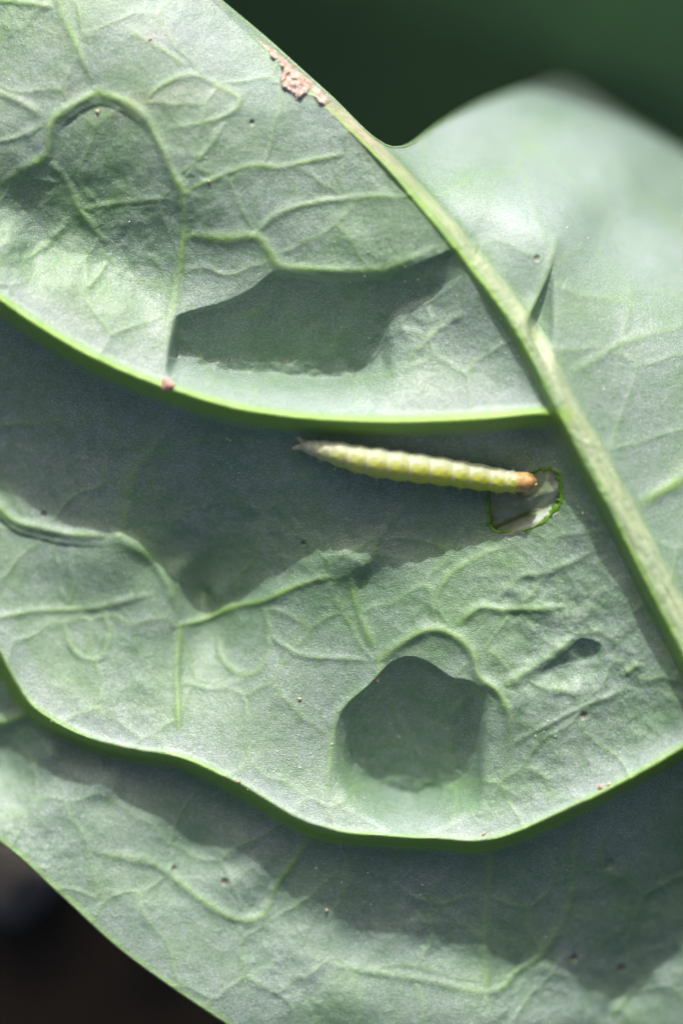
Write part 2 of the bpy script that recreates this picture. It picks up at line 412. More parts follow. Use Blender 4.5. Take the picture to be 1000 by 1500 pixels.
def lookup(G, u, v):
    u, v = np.asarray(u), np.asarray(v)
    i = np.clip(np.searchsorted(gv, v) - 1, 0, len(gv) - 2)
    j = np.clip(np.searchsorted(gu, u) - 1, 0, len(gu) - 2)
    fv, fu = (v - gv[i]) / (gv[i + 1] - gv[i]), (u - gu[j]) / (gu[j + 1] - gu[j])
    return (G[i, j] * (1 - fu) + G[i, j + 1] * fu) * (1 - fv) + (G[i + 1, j] * (1 - fu) + G[i + 1, j + 1] * fu) * fv

for ca_, en_, w, rec, e in PITS:
    cu = np.linspace(ca_[0, 0], ca_[-1, 0], 160)
    cv, ev = np.interp(cu, ca_[:, 0], ca_[:, 1]), np.interp(cu, en_[:, 0], en_[:, 1])
    need = lookup(ZB, cu, ev) - (lookup(ZB, cu, cv) + .04 - SUN_T * np.maximum(ev - cv, 0))
    need = np.maximum(need, 0) * (ev > cv) * (1.0 if (ev - cv).max() > .6 else .74)
    need = np.convolve(np.pad(need, 20, mode='edge'), np.ones(41) / 41, 'valid')
    big = cu[-1] - cu[0] > 3
    ix = np.nonzero((U > cu[0] - (.5 if big else 0)) & (U < cu[-1]) & (V > cv.min()) & (V < ev.max() + rec * 1.5))[0]
    a_, b_, n_ = np.interp(U[ix], cu, cv), np.interp(U[ix], cu, ev), np.interp(U[ix], cu, need)
    ush = U[ix] + (.14 * (V[ix] - 4.6) if big else 0)
    f = sstep(0, e, (ush - cu[0]) / (cu[-1] - cu[0])) * sstep(0, max(e, .14), (cu[-1] - U[ix]) / (cu[-1] - cu[0]))
    dv = V[ix] - a_
    zc = np.interp(U[ix], cu, np.convolve(np.pad(lookup(ZB, cu, cv), 12, mode='edge'), np.ones(25) / 25, 'valid'))
    span = np.maximum(b_ - a_, .03)
    rel = np.clip(dv / span, 0, 1)
    floor = zc + .05 - SUN_T * np.clip(dv, 0, span) - .095 * sstep(0, .10, dv) * (1 - sstep(.75, 1.0, rel)) * np.minimum(1, span / .6)
    n_ = np.maximum(ZB.ravel()[ix] - floor, 0) * (n_ > 0) * (1.0 if (ev - cv).max() > .6 else .74)
    n_ = np.where(dv > span, np.minimum(n_, np.interp(U[ix], cu, need)), n_)
    down = sstep(0, .05, dv)
    f = f * ((sm[ix] > 0) if cu[0] > 7.5 and cv[0] < 5 else (sm[ix] < 0))
    room = np.where(V[ix] < 7, l1v(U[ix]), l2v(U[ix])) - b_
    rc = np.clip(np.minimum(rec, room), .12, None)
    de, _, _ = dist_to(en_, U[ix], V[ix])
    back = 1 - sstep(-.15, 1, np.where(V[ix] > b_, de, -de) / rc)
    dentsum[ix] = np.maximum(dentsum[ix], n_ * f * down * back)

# faint closed net of the finest veins
wu, wv = U + .16 * fbm(U, V, .8, 2, 41.), V + .16 * fbm(U, V, .8, 2, 46.)
CS = 1.3
iu, iv = np.floor(wu / CS).astype(int), np.floor(wv / CS).astype(int)
f1 = np.full_like(U, 9.0)
f2 = np.full_like(U, 9.0)
for a_ in (-1, 0, 1):
    for b_ in (-1, 0, 1):
        ju, jv = iu + a_, iv + b_
        cx_, cy_ = (ju + .5 + .42 * _TAB[ju & 255, jv & 255]) * CS, (jv + .5 + .42 * _TAB[(ju + 91) & 255, (jv + 57) & 255]) * CS
        dd_ = np.hypot(wu - cx_, wv - cy_)
        f2 = np.where(dd_ < f1, f1, np.minimum(f2, dd_))
        f1 = np.minimum(f1, dd_)
net = np.exp(-((f2 - f1) / .055) ** 2)
netbroad = np.exp(-((f2 - f1) / .16) ** 2)

vein = np.zeros_like(Z)
owner = np.zeros(len(Z), int)            # 0 blade, 1 midrib, 2/3 lateral veins, 4 scab, 10+ veinlets
vbump = np.zeros_like(Z)
for k, (line, w, h, c) in enumerate(VEINLETS):
    ix = local(line, 4 * w)
    d, t, s = dist_to(line, U[ix], V[ix])
    wl = w * (1.0 + 0.25 * vnoise(U[ix], V[ix], 0.35, 3.3)) * (0.55 + 0.45 * sstep(0, .25, 1 - t))
    prof = np.exp(-(d / wl) ** 2)
    broad = np.exp(-(d / (wl * 1.9)) ** 2)
    vbump[ix] = np.maximum(vbump[ix], h * (0.28 * prof + 0.25 * broad) * sstep(0, .3, 1 - t) * (1 if h > .12 else sstep(0, .1, t) * .6 + .4))
    vein[ix] = np.maximum(vein[ix], .75 * c * np.exp(-(d / (wl * 0.75)) ** 2) * sstep(0, .3, 1 - t) * (0.75 + 0.4 * vnoise(U[ix], V[ix], 0.3, 9.0)))
    owner[ix[(d < wl * 0.8) & (owner[ix] == 0)]] = 10 + k

vein = np.maximum(vein, .13 * net)
vbump = np.maximum(vbump, .005 * net + .009 * netbroad)
# quilted relief between the veins
quilt = fbm(U, V, 0.6, 2, 21.0) * 0.020 + (1 - np.abs(fbm(U, V, 0.5, 2, 40.0))) * 0.014 + fbm(U, V, 0.17, 3, 60.0) * 0.0075
rough_zone = 0.40 + 0.8 * sstep(-0.2, 0.6, fbm(U, V, 1.8, 2, 77.0)) + 0.9 * np.exp(-((U - 1.0) ** 2 / 1.6 + (V - 3.2) ** 2 / 1.0)) + .5 * np.exp(-((U - 8.1) ** 2 / 1.0 + (V - 9.3) ** 2 / .5)) + np.clip(dentsum, 0, 1) * 1.6
calm = 1 - 0.8 * sstep(0.45, 0.0, np.abs(s1)) * (s1 < 0) - 0.8 * sstep(0.45, 0.0, np.abs(s2)) * (s2 < 0)
calm *= 1 - 0.75 * sstep(0.3, 0.5, c1) * sstep(1.6, 0.6, s1) * (sm < 0)
ZL = Z - dentsum * left + (vbump + quilt * rough_zone * calm) * 1.0
fold_line = smooth_line(P((585, 235), (640, 258), (690, 281), (750, 312), (812, 343)))
fd, ft, _ = dist_to(fold_line, U, V)
z0 = z0 + .03 * np.exp(-(fd / .24) ** 2) * sstep(0, .2, ft) * sstep(0, .2, 1 - ft)
ZR = z0 - dentsum * (~left) + vbump * 0.7 + quilt * rough_zone * 0.5
# midrib: a rounded cord; left flank steep, right side running into the other half of the leaf
x = sm / mw
cm = sstep(-1.1, -0.55, x)
Z = ZL * (1 - cm) + ZR * cm
cord = np.clip(1 - (sm / (mw * 1.05)) ** 2, 0, 1)
Z += np.interp(V, [-1, 1.5, 3, 5, 8, 12], [0.02, 0.03, 0.05, 0.11, 0.13, 0.15]) * cord ** 0.8
Z += 0.012 * vnoise(sm, tm * 3.0, 0.045, 5.0) * cord + 0.005 * vnoise(U, V, .07, 12.0) * cord

# pigment attributes; brightness of sun-facing areas is put into the colour too
lat1 = np.exp(-((s1 - 0.14) / 0.14) ** 4) * (sm < mw * .2)
lat2 = np.exp(-((s2 - 0.115) / 0.125) ** 4) * (sm < mw * .2)
midgreen = np.exp(-((x + 0.68) / 0.40) ** 2) * (.85 + .3 * vnoise(sm, tm * 4, .05, 3.0)) * sstep(0.3, 2.2, V)
vein = np.clip(np.maximum.reduce([vein * (np.abs(x) > .9), 0.88 * lat1, 0.88 * lat2, 0.9 * midgreen]), 0, 1)
pale = (0.7 + .35 * vnoise(sm, tm * 4, .05, 8.0)) * np.exp(-((x - 0.25) / 0.6) ** 4) * sstep(0.9, 2.6, V)
pale = np.clip(pale, 0, 1)
sunlit_frost = 0.30 * np.exp(-((s1 + 0.13) / 0.17) ** 2) * (sm < -mw)  # bluish bloom that also paints in the sunlight on the strip above the vein
sunlit_frost = np.maximum(sunlit_frost, 0.34 * np.exp(-((s2 + 0.12) / 0.15) ** 2) * (sm < -mw))
sunlit_frost = np.maximum(sunlit_frost, 0.52 * sstep(0.9, 2.0, x) * sstep(5.5, 3.2, V))  # far half turned to the sun, painted lighter
sunlit_frost = np.maximum(sunlit_frost, 0.14 * sstep(0.9, 1.3, x))
sunlit_frost = np.maximum(sunlit_frost, 0.10 * sstep(.0, 1.6, s2))
sunlit_frost = np.maximum(sunlit_frost, 0.45 * np.exp(-((sm + .5) / .7) ** 2) * sstep(2.6, 1.2, V))
sunlit_frost = np.clip(sunlit_frost * (0.8 + 0.3 * fbm(U, V, 1.0, 3, 55.0)), 0, .9)
wax = 0.70 + 0.22 * fbm(U, V, 1.3, 3, 13.0) + .10 * fbm(U, V, .35, 2, 33.0)
wax += 0.25 * np.exp(-((s1 + 0.18) / 0.2) ** 2) + 0.25 * np.exp(-((s2 + 0.18) / 0.2) ** 2)
dout, _, _ = dist_to(OUT, U, V)
vein = np.maximum(vein, 0.45 * sstep(0.10, 0.02, dout) * (s2 > 0))
wax = np.clip(wax, 0, 1.1)
# brown corky scar along the upper edge and a few freckles
SCAB = smooth_line(P((372, 52), (390, 72), (397, 86), (408, 92), (413, 103), (411, 124), (415, 134), (424, 137), (434, 149), (446, 143), (455, 132), (461, 141), (465, 156), (477, 156), (484, 148), (466, 128), (436, 102), (405, 74), (372, 52)), 0.04)
ds, _, _ = dist_to(SCAB, U, V)
ins = inside(SCAB, U, V)
sds = np.where(ins, ds, -ds)
scab = sstep(-0.01, 0.03, sds + 0.02 * vnoise(U, V, 0.05, 2.0))
Z += scab * (0.03 + 0.035 * np.abs(vnoise(U, V, 0.09, 8.0)) + 0.03 * np.abs(vnoise(U, V, 0.045, 1.0)))
brown = np.maximum(scab, 0.5 * np.exp(-(sm / 0.10) ** 2) * np.exp(-((V - 1.9) / 0.5) ** 2))
spot = np.zeros_like(Z)
for (su, sv, r, a) in P((59, 754, 5, 70), (444, 796, 4, 70), (845, 1413, 6, 70), (917, 1431, 7, 75), (852, 1047, 6, 60), (253, 1278, 4, 75), (328, 1297, 6, 80), (370, 184, 4, 60), (895, 1270, 9, 25), (784, 381, 5, 45), ):
    rr = np.hypot(U - su, V - sv)
    spot = np.maximum(spot, a * sstep(r * 1.25, r * 0.55, rr))
    Z -= 0.03 * sstep(r * 1.25, r * 0.3, rr)
yel = np.clip(fbm(U, V, 0.5, 3, 90.0), 0, 1) * 0.35 * np.exp(-((U - 2.4) ** 2 + (V - .4) ** 2) / 1.5)
brown = np.maximum(brown, yel * .6)

# who owns which part of the surface
owner[(np.abs(s1) < 0.40) & (s1 > -0.05) & (s1 < 0.24) & (sm < -mw * .6)] = 2
owner[(s2 > -0.05) & (s2 < 0.21) & (sm < -mw * .6)] = 3
owner[(np.abs(x) < 1.0) & (V > 0.6)] = 1
owner[sds > 0] = 4

keep = inside(OUT, U, V) & ~inside(HOLE, U, V)
Zg = Z.reshape(SH)

def height(u, v):
    """bilinear lookup"""
    i = np.clip(np.searchsorted(gv, v) - 1, 0, len(gv) - 2)
    j = np.clip(np.searchsorted(gu, u) - 1, 0, len(gu) - 2)
    fv, fu = (v - gv[i]) / (gv[i + 1] - gv[i]), (u - gu[j]) / (gu[j + 1] - gu[j])
    return (Zg[i, j] * (1 - fu) + Zg[i, j + 1] * fu) * (1 - fv) + (Zg[i + 1, j] * (1 - fu) + Zg[i + 1, j + 1] * fu) * fv

def W(u, v, z):
    return (float(u) - 5.0, 7.5 - float(v), float(z))

# normals from the heights so that the parts shade as one skin
dzv, dzu = np.gradient(Zg, gv, gu)
NRM = np.stack([-dzu, dzv, np.ones(SH)], -1).reshape(-1, 3)
NRM /= np.linalg.norm(NRM, axis=1, keepdims=True)

# faces; corner vertices outside the outline are pulled onto it
ny, nx = SH
idx = np.arange(ny * nx).reshape(SH)
quads = np.stack([idx[1:, :-1], idx[1:, 1:], idx[:-1, 1:], idx[:-1, :-1]], -1).reshape(-1, 4)
qid = np.nonzero(keep[quads].any(1))[0]
quads = quads[qid]
used_out = np.unique(quads[~keep[quads]])
PX = np.stack([U, V], -1)
for line in (OUT, HOLE):
    a, b = line[:-1, :2], line[1:, :2]
    lo, hi = line[:, :2].min(0) - .2, line[:, :2].max(0) + .2
    for vtx in used_out:
        p = np.array([U[vtx], V[vtx]])
        if (p < lo).any() or (p > hi).any():
            continue
        dlt = b - a
        t = np.clip(((p - a) * dlt).sum(1) / ((dlt ** 2).sum(1) + 1e-12), 0, 1)
        q = a + dlt * t[:, None]
        dd = ((q - p) ** 2).sum(1)
        k = dd.argmin()
        if dd[k] < 0.12 ** 2 + 1e-9:
            PX[vtx] = q[k]
XYZ = np.stack([PX[:, 0] - 5.0, 7.5 - PX[:, 1], Z], -1)
moved = used_out
XYZ[moved, 2] = [height(a_, b_) for a_, b_ in PX[moved]]

def tag(o, label=None, cat=None, group=None, kind=None):
    for k_, v_ in (('label', label), ('category', cat), ('group', group), ('kind', kind)):
        if v_:
            o[k_] = v_
    return o

def link_mesh(name, verts, faces, mat, parent=None, smooth=True, normals=None, attrs=None):
    me = bpy.data.meshes.new(name)
    verts = np.asarray(verts, np.float32)
    if isinstance(faces, np.ndarray):
        me.vertices.add(len(verts))
        me.vertices.foreach_set('co', verts.ravel())
        n, k = faces.shape
        me.loops.add(n * k)
        me.loops.foreach_set('vertex_index', faces.ravel().astype(np.int32))
        me.polygons.add(n)
        me.polygons.foreach_set('loop_start', np.arange(0, n * k, k, dtype=np.int32))
        me.update(calc_edges=True)
    else:
        me.from_pydata([tuple(map(float, v)) for v in verts], [], faces)
    if smooth:
        me.polygons.foreach_set('use_smooth', np.ones(len(me.polygons), bool))
    for an, av in (attrs or {}).items():
        at = me.attributes.new(an, 'FLOAT', 'POINT')
        at.data.foreach_set('value', np.asarray(av, np.float32))
    me.materials.append(mat)
    me.update()
    if normals is not None:
        me.normals_split_custom_set_from_vertices(normals.tolist())
    o = bpy.data.objects.new(name, me)
    COL.objects.link(o)
    if parent:
        o.parent = parent
    return o

leaf = bpy.data.objects.new('cabbage_leaf', None)
COL.objects.link(leaf)
tag(leaf, 'large grey-green cabbage leaf seen from its veined underside, with a caterpillar on it', 'leaf')

fo = owner[quads]
fown = np.where((fo == fo[:, :1]).all(1), fo[:, 0], 0)
FW = nx - 1
fid = qid                                   # index of each kept face in the grid of faces
full = np.full((ny - 1) * FW, -1)
full[fid] = fown
# keep the largest connected patch of every vein, give the rest back to the blade
for pid in np.unique(fown):
    if pid == 0:
        continue
    todo = set(np.nonzero(full == pid)[0].tolist())
    comps = []
    while todo:
        st = [todo.pop()]
        comp = [st[0]]
        while st:
            c_ = st.pop()
            for nb in (c_ - 1, c_ + 1, c_ - FW, c_ + FW):
                if nb in todo:
                    todo.discard(nb)
                    st.append(nb)
                    comp.append(nb)
        comps.append(comp)
    comps.sort(key=len, reverse=True)
    for comp in comps[(1 if len(comps[0]) > 60 else 0):]:
        full[comp] = 0
fown = full[fid]
PARTN = {0: 'blade', 1: 'midrib', 2: 'lateral_vein', 3: 'lateral_vein', 4: 'corky_scab'}
for pid in np.unique(fown):
    q = quads[fown == pid]
    vid, inv = np.unique(q, return_inverse=True)
    o = link_mesh(PARTN.get(pid, 'veinlet'), XYZ[vid], inv.reshape(-1, 4), LEAF_MAT, leaf, True, NRM[vid],
                  dict(wax=wax[vid], vein=vein[vid], pale=pale[vid], brown=brown[vid], spot=spot[vid], sunlit_frost=sunlit_frost[vid]))
    if pid == 4:
        o['label'] = 'pinkish brown corky scab on the upper leaf edge'

def tube(path, radii, seg=10, squash=1.0, closed=False):
    """ring tube along 3-D points"""
    path = np.asarray(path, float)
    n = len(path)
    tan = np.gradient(path, axis=0)
    if closed:
        tan = np.roll(path, -1, 0) - np.roll(path, 1, 0)
    tan /= np.linalg.norm(tan, axis=1, keepdims=True) + 1e-12
    vs, fs = [], []
    for i in range(n):
        side = np.cross(tan[i], (0, 0, 1.0))
        ln = np.linalg.norm(side)
        side = side / ln if ln > 1e-4 else np.array((1.0, 0, 0))
        up = np.cross(side, tan[i])
        for k in range(seg):
            a = 2 * math.pi * k / seg
            vs.append(path[i] + radii[i] * (math.cos(a) * side + math.sin(a) * up * squash))
    for i in range(n if closed else n - 1):
        j = (i + 1) % n
        for k in range(seg):
            fs.append((i * seg + k, i * seg + (k + 1) % seg, j * seg + (k + 1) % seg, j * seg + k))
    if not closed:
        fs.append(tuple(range(seg))[::-1])
        fs.append(tuple((n - 1) * seg + k for k in range(seg)))
    return np.array(vs), fs

def const_attrs(n, **kw):
    base = dict(wax=0.6, vein=0.0, pale=0.0, brown=0.0, spot=0.0, sunlit_frost=0.0)
    base.update(kw)
    return {k_: np.full(n, v_) for k_, v_ in base.items()}

# the leaf's margin (it gives the sheet its thickness) and the thick green wall of the bite
line = OUT[:-1]
vs, fs = tube([W(u, v, height(u, v) - 0.03) for u, v in line], np.full(len(line), 0.03), 8, closed=True)
link_mesh('leaf_margin', vs, fs, LEAF_MAT, leaf, attrs=const_attrs(len(vs), wax=.7, vein=.22))

# ------------------------------------------------------------------ bite hole wall and the thin skin left behind it
m, nt, b = mat_new('cut_leaf_flesh')
nt.links.new(mixc(nt, noise(nt, 14.0, 3.0), (0.05, 0.16, 0.012), (0.20, 0.42, 0.04)), b.inputs['Base Color'])
b.inputs['Roughness'].default_value = 0.3
b.inputs['Subsurface Weight'].default_value = 0.4
b.inputs['Subsurface Scale'].default_value = 0.08
b.inputs['Subsurface Radius'].default_value = (0.5, 1.0, 0.2)
CUT = m
hl = HOLE[:-1]
nh = len(hl)
cen = hl.mean(0)
rows = [(0.012, 0.008), (-0.008, 0.014), (-0.028, 0.0), (-0.04, -0.06), (-0.05, -0.14), (-0.03, -0.2)]
vs = []
for off, dz in rows:
    for k in range(nh):
        tang = hl[(k + 1) % nh] - hl[k - 1]
        nr = np.array((-tang[1], tang[0]))
        nr /= np.linalg.norm(nr) + 1e-9
        if np.dot(nr, cen - hl[k]) > 0:
            nr = -nr
        r = (1 + 0.45 * math.sin(k * 1.7) * math.sin(k * 0.63)) * (1.35 if hl[k][0] > 7.9 or hl[k][0] < 7.2 else .7)
        q = hl[k] + nr * off * r
        vs.append(W(q[0], q[1], height(*hl[k]) + dz))
fs = [(r * nh + k, r * nh + (k + 1) % nh, (r + 1) * nh + (k + 1) % nh, (r + 1) * nh + k) for r in range(len(rows) - 1) for k in range(nh)]
link_mesh('bite_edge', vs, fs, CUT, leaf)

m, nt, b = mat_new('thin_leaf_skin')
nt.links.new(mixc(nt, attr(nt, 'olive_shade'), mixc(nt, ramp(nt, noise(nt, 6.0, 3.0), .35, .65), (0.38, 0.47, 0.32), (0.56, 0.61, 0.53)), (0.10, 0.15, 0.035)), b.inputs['Base Color'])
b.inputs['Roughness'].default_value = 0.28
b.inputs['Specular IOR Level'].default_value = 0.6
bp = N(nt, 'ShaderNodeBump', Strength=0.4, Distance=0.02)
nt.links.new(noise(nt, 30.0, 3.0), bp.inputs['Height'])
nt.links.new(bp.outputs[0], b.inputs['Normal'])
MEMB = m
mu, mv = np.meshgrid(np.linspace(7.0, 8.35, 90), np.linspace(6.7, 7.95, 84))
hz = np.vectorize(height)(np.clip(mu, 7.0, 8.4), mv)
g0, g1 = np.array([7.30, 7.74]), np.array([8.16, 7.36])          # a groove runs along the lower right of the bite
gd = (g1 - g0) / np.linalg.norm(g1 - g0)
gp = (mu - g0[0]) * -gd[1] + (mv - g0[1]) * gd[0]               # distance below the groove line
gq = (mu - g0[0]) * gd[0] + (mv - g0[1]) * gd[1]
smooth_h = tps([(a_, b_, height(a_, b_)) for a_, b_ in P((700, 680), (700, 760), (720, 800), (780, 800), (830, 770), (840, 720), (830, 670), (770, 670))])(mu, mv)
mz = smooth_h - .08 - .07 * sstep(-.28, -.02, gp) + .12 * sstep(.0, .14, gp)
mz += .03 * np.exp(-((gp + .30 - .15 * gq) / .07) ** 2) * sstep(.1, .4, gq) - .04 * sstep(7.55, 7.25, mu + .5 * (mv - 7.4))
mz += 0.012 * fbm(mu, mv, 0.16, 2, 4.0)
mvs = np.stack([mu - 5, 7.5 - mv, mz], -1).reshape(-1, 3)
ii = np.arange(mu.size).reshape(mu.shape)
mq = np.stack([ii[1:, :-1], ii[1:, 1:], ii[:-1, 1:], ii[:-1, :-1]], -1).reshape(-1, 4)
near = dist_to(HOLE, mu.ravel(), mv.ravel())[0]
okm = inside(HOLE, mu.ravel(), mv.ravel()) | (near < 0.05)
mq = mq[okm[mq].all(1)]
vid, inv = np.unique(mq, return_inverse=True)
oliv_shade = (.55 * sstep(.10, -.06, gp + .62 * gq - .33 + .05 * fbm(mu, mv, .15, 2, 9.)) + .5 * np.exp(-((gp + .03) / .035) ** 2)).clip(0, 1).ravel()  # caterpillar's shade and the groove's dark line put into the olive colour
o = link_mesh('skin_film', mvs[vid], inv.reshape(-1, 4), MEMB, leaf, attrs=dict(olive_shade=oliv_shade[vid]))
o['label'] = 'thin silvery leaf skin left at the bottom of the bite'

# ------------------------------------------------------------------ petiole carrying the leaf, off frame
pet = smooth_line(np.array([(12.55, 14.0, height(12.3, 13.95) - .1), (13.3, 15.6, -.5), (14.0, 17.0, -2.2), (14.4, 17.8, -5), (14.5, 18.0, -8.3)]), 0.2)
vs, fs = tube([W(*p) for p in pet], np.linspace(.42, .75, len(pet)), 14)
link_mesh('petiole', vs, fs, LEAF_MAT, leaf, attrs=const_attrs(len(vs), wax=.7, pale=.5))

# ------------------------------------------------------------------ caterpillar
def make_caterpillar():
    root = bpy.data.objects.new('caterpillar', None)
    COL.objects.link(root)
    tag(root, 'small translucent yellow-green caterpillar with orange head feeding beside the bite hole', 'caterpillar')
    m, nt, b = mat_new('caterpillar_skin')
    yel, seam, dot, head = attr(nt, 'yel'), attr(nt, 'seam'), attr(nt, 'dot'), attr(nt, 'headness')
    mott = noise(nt, 16.0, 4.0, 0.6)
    tail = attr(nt, 'tailness')
    c = mixc(nt, mott, (0.35, 0.40, 0.27), (0.48, 0.53, 0.39))
    c = mixc(nt, yel, c, mixc(nt, mott, (0.52, 0.58, 0.04), (0.64, 0.69, 0.08)))
    c = mixc(nt, tail, c, (0.45, 0.48, 0.34))
    c = mixc(nt, math_n(nt, 'MULTIPLY', seam, 0.8), c, (0.62, 0.66, 0.50))
    c = mixc(nt, head, c, mixc(nt, ramp(nt, mott, .35, .65), (0.48, 0.27, 0.09), (0.62, 0.40, 0.18)))
    c = mixc(nt, dot, c, (0.58, 0.61, 0.55))
    c = mixc(nt, attr(nt, 'pit'), c, (0.05, 0.05, 0.045))
    nt.links.new(c, b.inputs['Base Color'])
    b.inputs['Roughness'].default_value = 0.42
    b.inputs['Subsurface Weight'].default_value = 0.4
    b.inputs['Subsurface Radius'].default_value = (1.0, 1.0, 0.35)
    b.inputs['Subsurface Scale'].default_value = 0.08
    bp = N(nt, 'ShaderNodeBump', Strength=0.35, Distance=0.01)
    nt.links.new(noise(nt, 40.0, 2.0), bp.inputs['Height'])
    nt.links.new(bp.outputs[0], b.inputs['Normal'])
    SKIN = m
    spine = smooth_line(P((441, 652), (455, 656), (490, 664), (530, 674), (580, 682), (640, 690), (700, 699), (740, 705), (782, 707)), 0.012)
    seglen = np.concatenate([[0], np.cumsum(np.linalg.norm(np.diff(spine, axis=0), axis=1))])
    n = 420
    su = np.interp(np.linspace(0, seglen[-1], n), seglen, spine[:, 0])
    sv = np.interp(su, spine[:, 0], spine[:, 1])
    hw = np.interp(su, P(441, 448, 455, 470, 490, 515, 545, 580, 620, 660, 700, 735, 752, 758, 768, 776, 781, 782.5) , P(6, 8.5, 10.5, 13.5, 16.5, 19, 21, 21.5, 20.8, 19.6, 18.8, 17, 14.5, 13.6, 13.8, 11.5, 6, 1))
    bounds = P(441, 452, 464, 483, 510, 538, 568, 599, 630, 662, 687, 717, 740, 755, 800)
    k = np.clip(np.searchsorted(bounds, su, side='right') - 1, 0, len(bounds) - 2)
    loc = (su - bounds[k]) / (bounds[k + 1] - bounds[k])
    lobe = np.sin(np.pi * loc) ** 0.55
    lobe = np.where(su > 7.55, 1.0, lobe)
    pinch = np.interp(su, [4.4, 4.8, 7.3, 7.55], [.05, .11, .09, .05])
    sub = 0.008 * np.cos(4 * np.pi * loc) * (su < 7.5)      # annulets inside a segment
    rad = hw * (1 - pinch * (1 - lobe) + sub)
    seam_l = np.exp(-(np.minimum(loc, 1 - loc) * (bounds[k + 1] - bounds[k]) / 0.022) ** 2) * (su < 7.5) * (su > 4.47)
    tx, ty = np.gradient(su), np.gradient(sv)
    tl = np.hypot(tx, ty)
    nxv, nyv = -ty / tl, tx / tl                           # points to image bottom side
    SEG = 84
    ang = np.linspace(0, 2 * np.pi, SEG, endpoint=False)
    base = np.array([height(a_, b_) for a_, b_ in zip(su, sv)])
    base = np.convolve(np.pad(base, 40, mode='edge'), np.ones(81) / 81, 'valid') + .05
    hz_ = np.interp(su, [7.1, 7.4, 7.7], [0, .04, .10])      # the head end arches over the bite edge
    base = np.maximum(base, np.interp(su, [7.0, 7.25, 7.9], [-9, height(7.05, 7.0) + 0.0, height(7.05, 7.0) + .08])) + hz_
    vs = np.zeros((n, SEG, 3))
    A = {a_: np.zeros((n, SEG)) for a_ in ('yel', 'seam', 'dot', 'headness', 'pit', 'tailness')}
    ca, sa = np.cos(ang), np.sin(ang)
    for i in range(n):
        r = rad[i]
        lat = ca * r
        ver = np.where(sa > 0, sa * r * 1.12, sa * r * 0.72)
        fleshy = 1 + 0.06 * np.exp(-((ang - 0.05) / .35) ** 2) * lobe[i] + 0.06 * np.exp(-((ang - np.pi) / .35) ** 2) * lobe[i]
        lat = lat * fleshy
        zc = base[i] + r * 0.70
        vs[i, :, 0] = su[i] + nxv[i] * lat - 5
        vs[i, :, 1] = 7.5 - (sv[i] + nyv[i] * lat)
        vs[i, :, 2] = zc + ver
    # pinacula: raised pale warts with a dark pit, two per side and segment
    uu = np.repeat(su[:, None], SEG, 1)
    aa = np.repeat(ang[None], n, 0)
    rr = np.repeat(rad[:, None], SEG, 1)
    cx, cy = np.repeat(((vs[:, :, 0]).mean(1))[:, None], SEG, 1), np.repeat((vs[:, :, 1].mean(1))[:, None], SEG, 1)
    cz = np.repeat((base + rad * .7)[:, None], SEG, 1)
    outw = np.stack([vs[:, :, 0] - cx, vs[:, :, 1] - cy, vs[:, :, 2] - cz], -1)
    outw /= np.linalg.norm(outw, axis=-1, keepdims=True) + 1e-9
    for s in range(1, len(bounds) - 2):
        L = bounds[s + 1] - bounds[s]
        for fx, a0 in ((.30, 1.95), (.66, 1.62), (.30, 1.2), (.64, .95), (.5, 2.6), (.5, .45)):
            u0 = bounds[s] + fx * L
            dd = np.hypot(uu - u0, (aa - a0) * rr)
            w = min(.026, .10 * L + .012)
            A['dot'] = np.maximum(A['dot'], 0.3 * sstep(w * 1.2, w * .7, dd))
            A['pit'] = np.maximum(A['pit'], 0.75 * sstep(w * .55, w * .25, dd))
            vs += outw * (0.007 * np.exp(-(dd / w) ** 2))[..., None]
    A['yel'][:] = np.clip(sstep(-.6, .3, ca)[None] * .92 + 0.10, 0, 1) * np.interp(su, [4.6, 5.3, 6.2, 7.4], [.45, .75, .95, 1.0])[:, None]
    A['seam'][:] = seam_l[:, None] * (sa > -.2)[None] * (0.5 + .5 * (ca < .5))[None]
    hn = sstep(7.46, 7.62, su) ** 1.3
    A['headness'][:] = hn[:, None]
    A['tailness'][:] = sstep(4.85, 4.5, su)[:, None]
    # eye spots and the mouth end
    for a0, u0 in ((.55, 7.72), (.8, 7.75), (.3, 7.74), (2.6, 7.72), (2.35, 7.75), (2.85, 7.74)):
        A['pit'] = np.maximum(A['pit'], .7 * sstep(.026, .014, np.hypot(uu - u0, (aa - a0) * rr)))
    verts = vs.reshape(-1, 3).tolist()
    I = lambda i, j: i * SEG + j % SEG
    faces = [(I(i, j), I(i + 1, j), I(i + 1, j + 1), I(i, j + 1)) for i in range(n - 1) for j in range(SEG)]
    faces.append(tuple(I(n - 1, j) for j in range(SEG)))
    body_attrs = {k_: v_.ravel().tolist() for k_, v_ in A.items()}
    # two anal prolegs stretched out behind: rings grown out of the last body ring
    for sgn, tip in ((-1, (435.5, 641)), (1, (429, 657.5))):
        tip = np.array(tip) / 100
        root_p = np.array([su[2], sv[2]]) + np.array([nxv[2], nyv[2]]) * sgn * 0.035
        first = len(verts)
        for q in range(9):
            t = q / 8
            p = root_p * (1 - t) + tip * t + np.array([.012 * math.sin(t * 3.1), -.008 * sgn * math.sin(t * 3.1)])
            r = (0.052 * (1 - t) + 0.020 * t) * (1.0 if q < 8 else .6)
            dirv = (tip - root_p) / np.linalg.norm(tip - root_p)
            pn = np.array([-dirv[1], dirv[0]])
            for j in range(12):
                a = 2 * math.pi * j / 12
                w = p + pn * math.cos(a) * r
                verts.append(W(w[0], w[1], base[0] + .055 + .01 * t + math.sin(a) * r * .8))
        for q in range(8):
            for j in range(12):
                faces.append((first + q * 12 + j, first + (q + 1) * 12 + j, first + (q + 1) * 12 + (j + 1) % 12, first + q * 12 + (j + 1) % 12))
